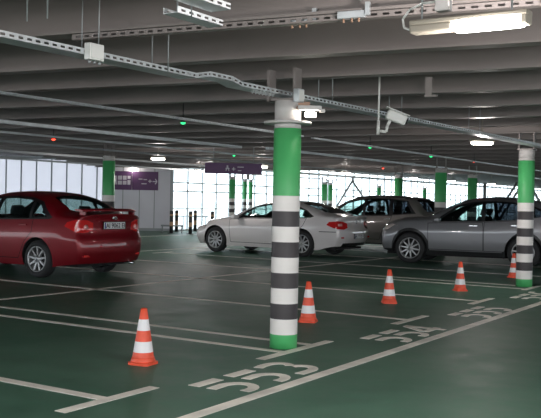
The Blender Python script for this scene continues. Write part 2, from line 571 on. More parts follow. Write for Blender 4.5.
def make_wheel(parent, x, y, r, wdt, spokes, side, steer=0.0):
    """side +1: the outer face looks to +y"""
    s = side
    bb = BM()
    rr = r * .70
    prof = [(rr, -wdt / 2 + .01), (rr + .03, -wdt / 2), (r - .03, -wdt / 2 + .005), (r - .006, -wdt / 2 + .035), (r, -wdt / 2 + .06), (r, wdt / 2 - .06), (r - .006, wdt / 2 - .035), (r - .03, wdt / 2 - .005), (rr + .03, wdt / 2), (rr, wdt / 2 - .01), (rr - .01, 0), (rr, -wdt / 2 + .01)]
    add_lathe(bb, prof, 44, axis='Y', cap=False)
    bmesh.ops.recalc_face_normals(bb, faces=bb.faces)
    w = obj('wheel', bb, M['tyre'], parent)
    w.location = (x, y, r)
    w.rotation_euler = (0, 0, steer)
    yo = s * (wdt / 2 - .012)
    bb = BM()
    add_lathe(bb, [(rr - .002, yo), (rr - .002, yo + s * .008), (rr - .022, yo + s * .006), (rr - .026, yo - s * .03), (rr - .028, -s * wdt * .3)], 40, axis='Y', cap=False)
    add_lathe(bb, [(.012, yo), (.06, yo - s * .004), (.07, yo - s * .03), (.07, yo - s * .05)], 20, axis='Y', cap=False)
    for k in range(spokes):
        a = 2 * PI * (k + .25) / spokes
        R = Matrix.Rotation(-a, 3, 'Y')
        wd0 = .030 if spokes > 8 else .042
        for da in ((0,) if spokes > 6 else (-.13, .13)):
            R2 = Matrix.Rotation(-a - da, 3, 'Y')
            L0, L1 = .05, rr - .018
            pts = [Vector((L0, yo - s * .012, -wd0 * .65)), Vector((L1, yo - s * .002, -wd0 / 2 * .9)), Vector((L1, yo - s * .002, wd0 / 2 * .9)), Vector((L0, yo - s * .012, wd0 * .65))]
            add_prism(bb, [R2 @ q for q in pts], (0, -s * .025, 0))
    bmesh.ops.recalc_face_normals(bb, faces=bb.faces)
    obj('rim', bb, M['rim'], w)
    bb = BM(); add_lathe(bb, [(.02, -s * .01), (rr - .03, -s * .01), (rr - .03, -s * .03)], 32, axis='Y'); obj('brake_disc', bb, M['rimdark'], w)
    return w


def make_car(sp, root):
    L, Wd, wb = sp['L'], sp['W'], sp['wb']
    xf = wb / 2 + sp['fo']; xr = xf - L
    w0 = Wd / 2
    NS, N1, N2 = 110, 16, 26
    bm = BM()
    rings = []
    ss = [L * k / NS for k in range(NS + 1)]

    def wplan(s):
        e = min(s, L - s)
        ef = max(0, 1 - s / 1.0); er = max(0, 1 - (L - s) / .9)
        return w0 * (1 - sp.get('kf', .16) * ef ** 2.4 - sp.get('kr', .10) * er ** 2.4)

    def half(s):
        w = wplan(s); zs = interp(sp['sill'], s); zb = smooth_interp(sp['belt'], s); zt = smooth_interp(sp['top'], s)
        zb = min(zb, zt - .03)
        pts = []
        for k in range(N1):
            t = k / N1
            y = w * (1 - .075 * (1 - t) ** 3 - .055 * max(0, (t - .5) / .5) ** 2.2)
            y += sp.get('crease', .004) * (math.exp(-((t - .74) / .07) ** 2) - .8 * math.exp(-((t - .55) / .1) ** 2))
            pts.append((y, zs + (zb - zs) * t))
        yb = w * .945; H = zt - zb; n = 3.6 if H > .2 else 3.0
        for k in range(N2 + 1):
            a = (PI / 2) * k / N2
            y = yb * max(0, math.cos(a)) ** (2 / n) if k < N2 else 0
            z = H * math.sin(a) ** (2 / n)
            y *= 1 - sp.get('tumble', .30) * z
            pts.append((y, zb + z))
        return pts

    for s in ss:
        h = half(s); x = xf - s
        left = [bm.verts.new((x, y, z)) for y, z in h]
        right = [bm.verts.new((x, -y, z)) for y, z in h[:-1]]
        rings.append(left + right[::-1])
    nj = len(rings[0])
    for i in range(NS):
        for j in range(nj - 1):
            bm.faces.new((rings[i][j], rings[i][j + 1], rings[i + 1][j + 1], rings[i + 1][j]))
    # end caps: rows across
    NC = 22
    hn = N1 + N2
    for ring, flip in ((rings[0], True), (rings[-1], False)):
        rows = []
        for j in range(hn):
            a = ring[j]; c = ring[nj - 1 - j]
            row = [a] + [bm.verts.new(a.co.lerp(c.co, k / NC)) for k in range(1, NC)] + [c]
            rows.append(row)
        top = ring[hn]
        for j in range(hn - 1):
            for k in range(NC):
                vs = (rows[j][k], rows[j + 1][k], rows[j + 1][k + 1], rows[j][k + 1])
                bm.faces.new(vs[::-1] if flip else vs)
        for k in range(NC):
            vs = (rows[-1][k], top, rows[-1][k + 1]); bm.faces.new(vs[::-1] if flip else vs)
    # end shapes
    for v in bm.verts:
        x, y, z = v.co
        tf = max(0, 1 - (xf - x) / .75); tr = max(0, 1 - (x - xr) / .75)
        tf = tf * tf * (3 - 2 * tf); tr = tr * tr * (3 - 2 * tr)
        ya = min(1, abs(y) / w0)
        dxf = -smooth_interp(sp['fprof'], z) - sp.get('froundk', .30) * ya ** 2.6
        dxr = smooth_interp(sp['rprof'], z) + sp.get('rroundk', .17) * ya ** 2.8
        v.co.x = x + tf * dxf + tr * dxr
    bmesh.ops.recalc_face_normals(bm, faces=bm.faces)
    for f in bm.faces: f.smooth = True

    S = lambda pts: [(xf - a, z) for a, z in pts]      # measured back from the nose -> local x
    side = lambda f, m: abs(m.y) > .40 and abs(f.normal.y) > .2
    # wheel arches
    r = sp['r']; R = r + sp.get('gap', .045)
    arches = []
    for cx in (wb / 2, -wb / 2):
        arches.append([(cx + R * math.cos(2 * PI * k / 28), r + .01 + R * math.sin(2 * PI * k / 28)) for k in range(28)])
    clad = []
    if sp.get('clad'):
        for cx in (wb / 2, -wb / 2):
            clad.append([(cx + (R + .06) * math.cos(2 * PI * k / 28), r + .01 + (R + .06) * math.sin(2 * PI * k / 28)) for k in range(28)])
        clad.append([(-L, -.1), (L, -.1), (L, sp['clad']), (-L, sp['clad'])])
    for p in arches + clad: cut(bm, p, 'xz', lambda f, m: abs(m.y) > .45)
    dele = [f for f in bm.faces if abs(f.calc_center_median().y) > .5 and any(inside(p, f.calc_center_median().x, f.calc_center_median().z) for p in arches)]
    bmesh.ops.delete(bm, geom=dele, context='FACES')
    dlo = S(sp['dlo']); wins = [S(p) for p in sp['wins']]
    doors = [S(p) for p in sp['doors']]
    cut(bm, dlo, 'xz', side)
    for p in wins: cut(bm, p, 'xz', side)
    for p in doors:
        cut(bm, p, 'xz', side); cut(bm, grow(p, .011), 'xz', side)
    ws = [(xf - a, y) for a, y in sp['ws']]; rw = [(xf - a, y) for a, y in sp['rw']]
    sel_top = lambda f, m: f.normal.z > .15 and m.z > sp['beltz'] - .02
    for p in (ws, rw):
        q = p + [(x, -y) for x, y in p[::-1]]
        cut(bm, q, 'xy', sel_top)
    wsq = ws + [(x, -y) for x, y in ws[::-1]]; rwq = rw + [(x, -y) for x, y in rw[::-1]]
    # lamps: side polygon (xz) and end polygon (yz, y >= 0)
    lamps = []
    for nm, key, end in (('tail_light', 'tl', -1), ('headlight', 'hl', 1)):
        if key in sp:
            ps = S(sp[key + '_side']); pe = sp[key]
            pe2 = [(-y, z) for y, z in pe]
            cut(bm, ps, 'xz', lambda f, m: abs(m.y) > .5 and abs(f.normal.y) > .45)
            sel_end = lambda f, m, e=end: m.x * e > wb / 2 + .2 and abs(f.normal.y) <= .8
            cut(bm, pe, 'yz', sel_end); cut(bm, pe2, 'yz', sel_end)
            lamps.append((nm, ps, pe, pe2, end))
    ends = []
    for nm, poly, end in sp.get('endparts', []):
        sel_end = lambda f, m, e=end: m.x * e > wb / 2 + .25
        cut(bm, poly, 'yz', sel_end); ends.append((nm, poly, end))
    bm.normal_update()
    tags = {}
    for f in bm.faces:
        m = f.calc_center_median(); n = f.normal; t = 'body'
        s_ = abs(m.y) > .40 and abs(n.y) > .2
        lr = 'l' if m.y > 0 else 'r'
        if s_:
            for di, p in enumerate(doors):
                if inside(p, m.x, m.z): t = 'door%d%s' % (di, lr)
                elif t == 'body' and inside(grow(p, .011), m.x, m.z): t = 'seam'
            if inside(dlo, m.x, m.z): t = 'trim'
            for wi, p in enumerate(wins):
                if inside(p, m.x, m.z): t = 'win%d%s' % (wi, lr)
        if sel_top(f, m):
            if inside(wsq, m.x, m.y): t = 'windshield'
            if inside(rwq, m.x, m.y): t = 'rearwin'
        for nm, ps, pe, pe2, end in lamps:
            if (abs(m.y) > .5 and abs(n.y) > .45 and inside(ps, m.x, m.z)) or (m.x * end > wb / 2 + .2 and abs(n.y) <= .8 and (inside(pe, m.y, m.z) or inside(pe2, m.y, m.z))):
                t = nm + lr
        for nm, poly, end in ends:
            if m.x * end > wb / 2 + .25 and inside(poly, m.y, m.z): t = nm
        if t == 'body' and clad and abs(m.y) > .45 and any(inside(p, m.x, m.z) for p in clad): t = 'clad'
        tags.setdefault(t, []).append(f.index)
    me0 = bpy.data.meshes.new('tmp'); bm.to_mesh(me0)
    bvh = BVHTree.FromBMesh(bm)
    allf = {}
    for t, idx in tags.items():
        for i in idx: allf[i] = t

    def piece(name, tagset, mats, parent, off=0.0, slot=None, **kw):
        b2 = BM(); b2.from_mesh(me0); b2.faces.ensure_lookup_table()
        kill = [f for f in b2.faces if allf[f.index] not in tagset]
        if slot:
            for f in b2.faces: f.material_index = slot.get(allf[f.index], 0)
        bmesh.ops.delete(b2, geom=kill, context='FACES')
        if off:
            b2.normal_update()
            mv = [(v, v.normal.copy()) for v in b2.verts]
            for v, n in mv: v.co -= n * off
        if not len(b2.faces): b2.free(); return None
        return obj(name, b2, mats, parent, **kw)

    P = sp['paint']
    piece('body', {'body', 'seam', 'trim'}, [P, M['seam'], M['trimblack']], root, slot={'seam': 1, 'trim': 2})
    if clad: piece('wheel_cladding', {'clad'}, [M['trimblack']], root)
    dobj = {}
    for di in range(len(doors)):
        for lr in 'lr':
            o = piece('door', {'door%d%s' % (di, lr)}, [P], root)
            if o: dobj[(di, lr)] = o
    for wi in range(len(wins)):
        for lr in 'lr':
            piece('side_window', {'win%d%s' % (wi, lr)}, [sp.get('rearglass', M['glass']) if wi >= sp.get('tintfrom', 9) else M['glass']], root, .004)
    piece('windshield', {'windshield'}, [M['glass']], root, .003)
    piece('rear_window', {'rearwin'}, [sp.get('rearglass', M['glass'])], root, .003)
    for nm, mm in (('tail_light', M['redlens']), ('headlight', M['clearlens'])):
        for lr in 'lr': piece(nm, {nm + lr}, [mm], root, -.004)
    for nm, poly, end in ends:
        piece(nm, {nm}, [sp['endmats'][nm]], root, .006)
    # inner lining follows the opaque skin
    piece('cabin_lining', {'body', 'seam', 'trim', 'clad'} | {'door%d%s' % (d_, q) for d_ in range(len(doors)) for q in 'lr'}, [M['lining']], root, .022)
    # under pan and arch liners
    bb = BM()
    add_box(bb, ((xf + xr) / 2, 0, .235), (L - .55, Wd - .50, .05))
    add_box(bb, (0, 0, .235), (wb - 2 * R - .02, Wd - .16, .05))
    for cx in (wb / 2, -wb / 2):
        for sg in (1, -1):
            n = 18; yo = sg * (w0 - .065); yi = sg * (w0 - .34)
            A, B = [], []
            for k in range(n + 1):
                a = PI * k / n * 1.16 - .08 * PI
                q = (cx + (R + .012) * math.cos(a), r + .01 + (R + .012) * math.sin(a))
                A.append(bb.verts.new((q[0], yo, q[1]))); B.append(bb.verts.new((q[0], yi, q[1])))
            for k in range(n): bb.faces.new((A[k], A[k + 1], B[k + 1], B[k]))
            bb.faces.new(B)
    obj('underbody', bb, M['liner'], root)
    # wheels
    for cx, st in ((wb / 2, sp.get('steer', 0)), (-wb / 2, 0)):
        for sg in (1, -1):
            make_wheel(root, cx, sg * (w0 - .125), r, sp.get('ww', .21), sp['spokes'], sg, st)

    def hit(orig, d):
        h = bvh.ray_cast(Vector(orig), Vector(d))
        return h[0] if h[0] else Vector(orig)
    # handles
    for (di, hx, hz) in sp['handles']:
        for sg, lr in ((1, 'l'), (-1, 'r')):
            p = hit((xf - hx, sg * 2, hz), (0, -sg, 0))
            bb = BM(); add_box(bb, (p.x, p.y + sg * .022, p.z), (.19, .018, .026), bevel=.006)
            for e in (-.08, .08): add_box(bb, (p.x + e, p.y + sg * .006, p.z), (.02, .034, .022))
            obj('door_handle', bb, sp.get('handlemat', P), dobj[(di, lr)])
    # mirrors
    mx, mz = sp['mirror']
    for sg in (1, -1):
        p = hit((xf - mx, sg * 2, mz), (0, -sg, 0))
        bb = BM()
        add_box(bb, (0, 0, 0), (.13, .21, .13), bevel=.035)
        bmesh.ops.translate(bb, vec=(p.x + .02, p.y + sg * .17, mz + .04), verts=bb.verts)
        for f in bb.faces: f.smooth = True
        m_ = obj('wing_mirror', bb, P, root)
        bb = BM(); add_tube(bb, (p.x + .02, p.y - sg * .03, mz - .02), (p.x + .02, p.y + sg * .11, mz + .01), .022, 8); obj('mirror_arm', bb, M['trimblack'], m_)
    # interior
    sz = sp.get('seatz', .30)
    for sy in (.38, -.38):
        for nm, sx in (('front_seat', sp['seatx'][0]), ('rear_seat', sp['seatx'][1])):
            x = xf - sx
            bb = BM()
            add_box(bb, (x + .22, sy, sz + .12), (.5, .5, .16), bevel=.05)
            Rm = Matrix.Rotation(-.33, 3, 'Y')
            add_box(bb, (x - .13, sy, sz + .45), (.14, .5, .62), Rm, bevel=.05)
            add_box(bb, (x - .25, sy, sz + .85), (.10, .26, .17), Rm, bevel=.035)
            for e in (-.06, .06): add_tube(bb, (x - .21, sy + e, sz + .70), (x - .245, sy + e, sz + .82), .008, 6)
            obj(nm, bb, M['seat'], root)
    x = xf - sp['dash']
    bb = BM(); add_box(bb, (x, 0, sp['beltz'] - .10), (.40, Wd - .34, .16), bevel=.05); obj('dashboard', bb, M['lining'], root)
    bb = BM(); n = 24; rad = .18; cxw = Vector((x - .34, .38, sp['beltz'] - .06)); Rm = Matrix.Rotation(-1.15, 3, 'Y')
    pts = [cxw + Rm @ Vector((rad * math.cos(2 * PI * k / n), rad * math.sin(2 * PI * k / n), 0)) for k in range(n + 1)]
    add_path(bb, pts, .014, 6); add_tube(bb, cxw, cxw + Vector((.25, 0, -.1)), .025, 8)
    for k in (0, 8, 16): add_tube(bb, cxw, pts[k], .012, 6)
    obj('steering_wheel', bb, M['trimblack'], root)
    return dict(xf=xf, xr=xr, hit=hit, w0=w0)


def plate(root, info, y, z, end, wd=.52, ht=.112, text='', tilt=0):
    p = info['hit']((end * 6, y, z), (-end, 0, 0))
    bb = BM(); add_box(bb, (0, 0, 0), (.014, wd, ht), bevel=.004)
    o = obj('licence_plate', bb, M['plate'], root); o.location = (p.x + end * .022, y, z)
    o.rotation_euler = (0, tilt * -end, 0)
    if text:
        cu = bpy.data.curves.new('lettering', 'FONT'); cu.body = text; cu.size = ht * .98; cu.align_x = 'CENTER'; cu.align_y = 'CENTER'; cu.extrude = .001; cu.offset = .0015
        tmp = bpy.data.objects.new('tmp', cu); COL.objects.link(tmp); bpy.context.view_layer.update()
        me = bpy.data.meshes.new_from_object(tmp.evaluated_get(bpy.context.evaluated_depsgraph_get())); bpy.data.objects.remove(tmp)
        me.materials.clear(); me.materials.append(M['ink'])
        tx = bpy.data.objects.new('lettering', me); COL.objects.link(tx); tx.parent = o
        tx.location = (end * .0085, -.02 * end * -1, -.004); tx.rotation_euler = (PI / 2, 0, PI / 2 * end)
        bb = BM(); add_box(bb, (end * .0078, -end * (wd / 2 - .03), 0), (.002, .028, ht - .012)); obj('country_band', bb, M['blue'], o)
    bb = BM()
    for sy, szz in ((0, 1), (0, -1)): add_box(bb, (-end * .001, 0, szz * (ht / 2 + .004)), (.016, wd + .02, .010))
    for sy in (1, -1): add_box(bb, (-end * .001, sy * (wd / 2 + .005), 0), (.016, .01, ht + .018))
    obj('plate_frame', bb, M['trimblack'], o)


def emblem(root, info, z, end, r, kind, mat_=None):
    p = info['hit']((end * 6, 0, z), (-end, 0, 0))
    bb = BM(); n = 28
    def ell(cy, cz, a, c, rr=.006):
        q = [Vector((0, cy + a * math.cos(2 * PI * k / n), cz + c * math.sin(2 * PI * k / n))) for k in range(n + 1)]
        add_path(bb, q, rr, 6)
    if kind == 'ovals':
        ell(0, 0, r, r * .68); ell(0, r * .12, r * .34, r * .52); ell(0, r * .30, r * .66, r * .30)
    else:
        ell(0, 0, r, r)
        add_path(bb, [Vector((0, -r * .7, r * .6)), Vector((0, -r * .3, -r * .75)), Vector((0, 0, 0)), Vector((0, r * .3, -r * .75)), Vector((0, r * .7, r * .6))], .006, 6)
        add_path(bb, [Vector((0, -r * .35, r * .85)), Vector((0, 0, 0)), Vector((0, r * .35, r * .85))], .006, 6)
    o = obj('badge', bb, M['chrome'], root); o.location = (p.x + end * .008, 0, z)


# ---- red saloon
red = dict(L=4.54, W=1.76, wb=2.60, fo=.93, r=.318, spokes=9, tumble=.26, beltz=.95,
           crease=0.0, paint=paint('deep_red_metallic', (.21, .003, .010), .35, .4, .55),
           sill=[(0, .24), (.5, .2), (3.9, .2), (4.54, .27)],
           belt=[(0, .66), (.6, .80), (1.3, .90), (2.4, .935), (3.5, .975), (4.1, 1.0), (4.54, .98)],
           top=[(0, .74), (.3, .84), (.9, .97), (1.25, 1.03), (1.6, 1.22), (2.0, 1.385), (2.35, 1.455), (2.8, 1.475), (3.2, 1.455), (3.55, 1.39), (3.85, 1.255), (4.12, 1.125), (4.3, 1.105), (4.54, 1.10)],
           fprof=[(.2, .10), (.45, .0), (.65, .03), (.8, .20), (1.0, .3)],
           rprof=[(.2, .14), (.33, .05), (.5, .0), (.68, .01), (.735, .05), (.85, .07), (1.02, .05), (1.09, .02), (1.3, .0)],
           dlo=[(1.42, .955), (1.98, 1.31), (2.25, 1.365), (2.75, 1.385), (3.2, 1.365), (3.52, 1.29), (3.86, 1.03), (3.80, 1.0), (2.5, .965)],
           wins=[[(1.55, .98), (2.02, 1.29), (2.27, 1.34), (2.42, 1.345), (2.42, .98)], [(2.50, .985), (2.50, 1.348), (2.78, 1.355), (3.15, 1.335), (3.30, 1.30), (3.30, 1.005)], [(3.36, 1.01), (3.36, 1.285), (3.50, 1.235), (3.72, 1.035)]],
           doors=[[(1.38, .32), (1.36, .93), (2.45, .955), (2.47, .9), (2.47, .32)], [(2.50, .32), (2.50, .96), (3.40, .99), (3.40, .78), (3.22, .60), (3.06, .32)]],
           ws=[(1.20, 0), (1.24, .45), (1.36, .66), (2.03, .54), (1.99, 0)][0:5],
           rw=[(4.10, 0), (4.06, .42), (3.98, .53), (3.56, .50), (3.50, 0)],
           tl=[(.46, .83), (.47, .95), (.60, 1.0), (.92, 1.0), (.92, .79), (.60, .79)],
           tl_side=[(4.14, .89), (4.18, .96), (4.32, 1.0), (4.60, 1.0), (4.60, .79), (4.36, .80)],
           handles=[(0, 2.28, .86), (1, 3.20, .89)], handlemat=None, mirror=(1.55, .93), seatx=(2.25, 3.15), dash=1.55, seatz=.28, froundk=.34, rroundk=.16)
red['handlemat'] = red['paint']
CARY = TH + PI / 2
# near-side rear wheel contact (u 3.5, v 7.3); car stands nose-in towards the far end
h = Vector((math.cos(CARY), math.sin(CARY), 0)); nrm = Vector((-h.y, h.x, 0))   # nrm = its left side = towards the camera


def place(px, py, sp, ang, front=False):
    q = at(px, py)
    h = Vector((math.cos(ang), math.sin(ang), 0)); n = Vector((-h.y, h.x, 0))
    wl_ = sp['W'] / 2 - .05
    c = q - n * wl_ + h * (sp['wb'] / 2) * (-1 if front else 1)
    return c


r1 = empty('sedan_car', place(36.5, 277.4, red, CARY), CARY, label='dark red saloon car seen from its rear corner', category='car')
inf = make_car(red, r1)
r1.scale = (1.045,) * 3
plate(r1, inf, 0, .905, -1, text='AI 9062 EI')
emblem(r1, inf, 1.035, -1, .052, 'ovals')
P = red['paint']
b = BM()     # boot spoiler
n = 16
xr_ = inf['xr']
pr = []
for k in range(n + 1):
    y = -.66 + 1.32 * k / n; e = 1 - (abs(y) / .66) ** 4
    xo = xr_ + .03 + .11 * (abs(y) / .66) ** 2.4
    z0 = 1.155 + .010 * e
    pr.append([Vector((xo, y, z0)), Vector((xo + .10, y, z0 + .028)), Vector((xo + .19, y, z0 + .020)), Vector((xo + .19, y, z0 - .004)), Vector((xo + .02, y, z0 - .022))])
vv = [[b.verts.new(q) for q in ring] for ring in pr]
for i in range(n):
    for j in range(5):
        b.faces.new((vv[i][j], vv[i][(j + 1) % 5], vv[i + 1][(j + 1) % 5], vv[i + 1][j])).smooth = True
b.faces.new(vv[0]); b.faces.new(vv[-1][::-1])
for sy in (-.60, .60): add_box(b, (xr_ + .20, sy, 1.12), (.12, .05, .09), bevel=.012)
bmesh.ops.recalc_face_normals(b, faces=b.faces)
obj('boot_spoiler', b, P, r1)
b = BM(); add_box(b, (inf['hit']((-6, 0, .975), (1, 0, 0)).x - .012, 0, .985), (.03, .80, .028), bevel=.008); obj('garnish_strip', b, P, r1)
for sy in (.62, -.62):
    q = inf['hit']((-6, sy, .40), (1, 0, 0)); b = BM(); add_box(b, (q.x - .004, sy, .40), (.02, .13, .04), bevel=.008); obj('reflector', b, M['redlens'], r1)
for sy in (.60, -.60):
    q = inf['hit']((-6, sy, .90), (1, 0, 0))
    b = BM(); add_lathe(b, [(.002, -.022), (.034, -.018), (.046, -.004), (.048, .03)], 20, axis='Y', cap=False)
    bmesh.ops.rotate(b, matrix=Matrix.Rotation(-PI / 2, 3, 'Z'), verts=b.verts)
    bmesh.ops.translate(b, vec=(q.x - .0, sy, .88), verts=b.verts); obj('reversing_lamp', b, M['pinklens'], r1)
b = BM(); add_tube(b, (xr_ + .02, -.50, .24), (xr_ + .3, -.50, .25), .028, 12); obj('exhaust_pipe', b, M['chrome'], r1)

# ---- white saloon
cc = dict(L=4.80, W=1.855, wb=2.71, fo=.95, r=.335, spokes=10, tumble=.28, beltz=.93,
          paint=paint('pearl_white_paint', (.78, .73, .735), .1, .35),
          sill=[(0, .24), (.5, .19), (4.1, .19), (4.8, .30)],
          belt=[(0, .62), (.6, .77), (1.4, .885), (2.5, .93), (3.6, .975), (4.3, .99), (4.8, .95)],
          top=[(0, .70), (.3, .80), (.9, .92), (1.35, .995), (1.75, 1.17), (2.15, 1.32), (2.55, 1.40), (2.95, 1.42), (3.35, 1.39), (3.8, 1.285), (4.3, 1.115), (4.55, 1.075), (4.8, 1.06)],
          fprof=[(.2, .12), (.45, .0), (.62, .04), (.75, .22), (1.0, .3)],
          rprof=[(.2, .18), (.36, .08), (.55, .0), (.68, .0), (.78, .05), (.95, .08), (1.04, .03), (1.3, .0)],
          dlo=[(1.55, .92), (2.10, 1.245), (2.5, 1.325), (2.95, 1.34), (3.35, 1.305), (3.75, 1.18), (4.0, 1.03), (3.9, .995), (2.6, .95)],
          wins=[[(1.70, .95), (2.13, 1.225), (2.5, 1.30), (2.72, 1.31), (2.74, .965)], [(2.80, .97), (2.78, 1.315), (2.97, 1.318), (3.3, 1.285), (3.45, 1.245), (3.52, .99)], [(3.58, .995), (3.52, 1.22), (3.72, 1.165), (3.90, 1.035), (3.86, 1.01)]],
          doors=[[(1.46, .30), (1.42, .89), (2.76, .94), (2.78, .9), (2.78, .30)], [(2.81, .30), (2.81, .945), (3.78, .98), (3.70, .80), (3.46, .62), (3.30, .30)]],
          ws=[(1.30, 0), (1.36, .48), (1.48, .69), (2.2, .55), (2.16, 0)],
          rw=[(4.32, 0), (4.26, .42), (4.15, .56), (3.48, .52), (3.42, 0)],
          tl=[(.46, .76), (.44, .87), (.60, .92), (.95, .93), (.95, .74), (.62, .72)],
          tl_side=[(4.36, .83), (4.42, .905), (4.83, .935), (4.83, .73), (4.56, .75)],
          hl=[(.50, .60), (.48, .68), (.70, .74), (.95, .76), (.95, .62), (.7, .58)],
          hl_side=[(-.02, .58), (-.02, .72), (.42, .78), (.5, .76), (.32, .62)],
          handles=[(0, 2.60, .86), (1, 3.60, .895)], mirror=(1.72, .92), seatx=(2.35, 3.25), dash=1.68, seatz=.24, froundk=.36, rroundk=.20,
          endparts=[('front_grille', [(-.5, .28), (.5, .28), (.5, .52), (-.5, .52)], 1), ('rear_diffuser', [(-.62, .2), (.62, .2), (.58, .38), (-.58, .38)], -1)],
          endmats={'front_grille': M['trimblack'], 'rear_diffuser': M['trimblack']}, rearglass=M['glassdark'])
cc['handlemat'] = cc['paint']
r2 = empty('sedan_car', place(217.0, 251.8, cc, CARY - .02, True), CARY - .02, label='white fastback saloon parked behind the big striped column', category='car')
inf = make_car(cc, r2)
r2.scale = (1.03,) * 3
plate(r2, inf, 0, .55, -1, text='AA 7710 KB')
emblem(r2, inf, .92, -1, .055, 'ring')
for sg in (1, -1):
    b = BM()     # dark rubbing strip across the rear bumper corner
    pts = []
    for k in range(9):
        x = inf['xr'] + .62 - k * .055
        q = inf['hit']((x, sg * 2, .66), (0, -sg, 0)); pts.append(q + Vector((0, sg * .004, 0)))
    add_path(b, pts, .009, 6); obj('bumper_strip', b, M['trimblack'], r2)
    b = BM()
    for dy, dz in ((.70, .83),):
        q = inf['hit']((-6, sg * dy, dz), (1, 0, 0)); add_box(b, (q.x - .004, q.y, dz), (.02, .13, .07), Matrix.Rotation(-sg * .35, 3, 'Z'), bevel=.02)
    obj('reversing_lamp', b, M['pinklens'], r2)
    q = inf['hit']((-6, sg * .66, .52), (1, 0, 0)); b = BM(); add_box(b, (q.x - .003, q.y, .52), (.02, .16, .04), bevel=.008); obj('reflector', b, M['redlens'], r2)

# ---- grey crossover
nx = dict(L=4.63, W=1.845, wb=2.66, fo=.90, r=.37, spokes=10, tumble=.24, beltz=1.03, gap=.05, clad=.34, ww=.23,
          paint=paint('silver_grey_metallic', (.235, .232, .250), .5, .36),
          sill=[(0, .30), (.5, .25), (4.0, .25), (4.63, .36)],
          belt=[(0, .80), (.5, .93), (1.2, 1.0), (2.4, 1.03), (3.4, 1.09), (4.2, 1.16), (4.63, 1.10)],
          top=[(0, .93), (.2, 1.03), (.8, 1.12), (1.2, 1.155), (1.6, 1.34), (2.0, 1.52), (2.4, 1.61), (2.8, 1.635), (3.3, 1.62), (3.8, 1.56), (4.1, 1.49), (4.3, 1.34), (4.5, 1.18), (4.63, 1.12)],
          fprof=[(.25, .08), (.5, .0), (.75, .02), (.92, .12), (1.1, .2)],
          rprof=[(.25, .14), (.45, .0), (.75, .0), (.85, .06), (1.1, .02), (1.3, .0)],
          dlo=[(1.45, 1.02), (1.98, 1.41), (2.35, 1.51), (2.8, 1.54), (3.3, 1.52), (3.75, 1.44), (4.1, 1.30), (4.0, 1.20), (3.5, 1.11), (2.6, 1.05)],
          wins=[[(1.58, 1.045), (2.02, 1.385), (2.37, 1.485), (2.58, 1.50), (2.60, 1.06)], [(2.68, 1.065), (2.66, 1.508), (2.8, 1.513), (3.28, 1.495), (3.48, 1.455), (3.52, 1.125)], [(3.58, 1.135), (3.56, 1.44), (3.74, 1.405), (4.0, 1.285), (3.94, 1.205)]],
          doors=[[(1.36, .37), (1.34, .98), (2.62, 1.03), (2.64, .9), (2.64, .37)], [(2.67, .37), (2.67, 1.035), (3.60, 1.10), (3.55, .90), (3.30, .72), (3.12, .37)]],
          ws=[(1.14, 0), (1.20, .48), (1.34, .70), (2.06, .58), (2.02, 0)],
          rw=[(4.52, 0), (4.48, .5), (4.40, .6), (4.16, .58), (4.12, 0)],
          tl=[(.48, .92), (.46, 1.02), (.9, 1.08), (.95, .94)],
          tl_side=[(4.15, 1.04), (4.64, 1.10), (4.64, .92), (4.4, .94)],
          hl=[(.42, .76), (.42, .82), (.7, .90), (.95, .93), (.95, .78), (.7, .76)],
          hl_side=[(-.02, .76), (-.02, .86), (.42, .94), (.50, .92), (.30, .80)],
          handles=[(0, 2.42, .95), (1, 3.38, .98)], mirror=(1.62, 1.03), seatx=(2.30, 3.20), dash=1.55, seatz=.42, froundk=.32, rroundk=.18, rearglass=M['glassdark'], tintfrom=1,
          endparts=[('front_grille', [(-.34, .36), (.34, .36), (.22, .6), (.34, .84), (-.34, .84), (-.22, .6)], 1)],
          endmats={'front_grille': M['trimblack']})
nx['handlemat'] = M['chrome']
NA = math.radians(180 - 25)
r3 = empty('crossover_car', place(409.5, 263.2, nx, NA, True), NA, label='silver grey crossover with black wheel arches behind the right striped column', category='car')
inf3 = make_car(nx, r3)
plate(r3, inf3, 0, .80, -1)
# ---- beige grey estate far behind
es = dict(nx)
es.update(paint=paint('beige_grey_metallic', (.27, .245, .235), .4, .38), W=1.82, L=4.65, r=.35, clad=None, spokes=8,
          top=[(0, .88), (.2, .96), (.8, 1.07), (1.1, 1.12), (1.5, 1.34), (1.9, 1.56), (2.3, 1.65), (2.8, 1.68), (3.4, 1.67), (3.95, 1.62), (4.25, 1.54), (4.45, 1.30), (4.58, 1.14), (4.65, 1.08)],
          dlo=[(1.35, 1.02), (1.88, 1.44), (2.3, 1.55), (2.8, 1.58), (3.4, 1.57), (3.95, 1.51), (4.25, 1.15), (3.5, 1.08), (2.6, 1.05)],
          wins=[[(1.48, 1.045), (1.93, 1.42), (2.32, 1.525), (2.52, 1.54), (2.52, 1.06)], [(2.60, 1.065), (2.60, 1.545), (2.8, 1.553), (3.36, 1.545), (3.42, 1.11)], [(3.52, 1.115), (3.48, 1.54), (3.90, 1.49), (4.12, 1.165)]],
          doors=[[(1.30, .37), (1.28, .98), (2.56, 1.03), (2.56, .37)], [(2.59, .37), (2.59, 1.035), (3.50, 1.07), (3.45, .90), (3.25, .72), (3.10, .37)]])
EA = math.radians(180 - 34)
hE = Vector((math.cos(EA), math.sin(EA), 0)); nE = Vector((-hE.y, hE.x, 0))
tail = at(432, 200, d=25.6); tail.z = 0
cE = tail + hE * 2.15 - nE * .0
r4 = empty('estate_car', cE, EA, label='beige grey estate with roof rails parked behind the white and grey cars', category='car')
inf4 = make_car(es, r4)
plate(r4, inf4, 0, .80, -1)
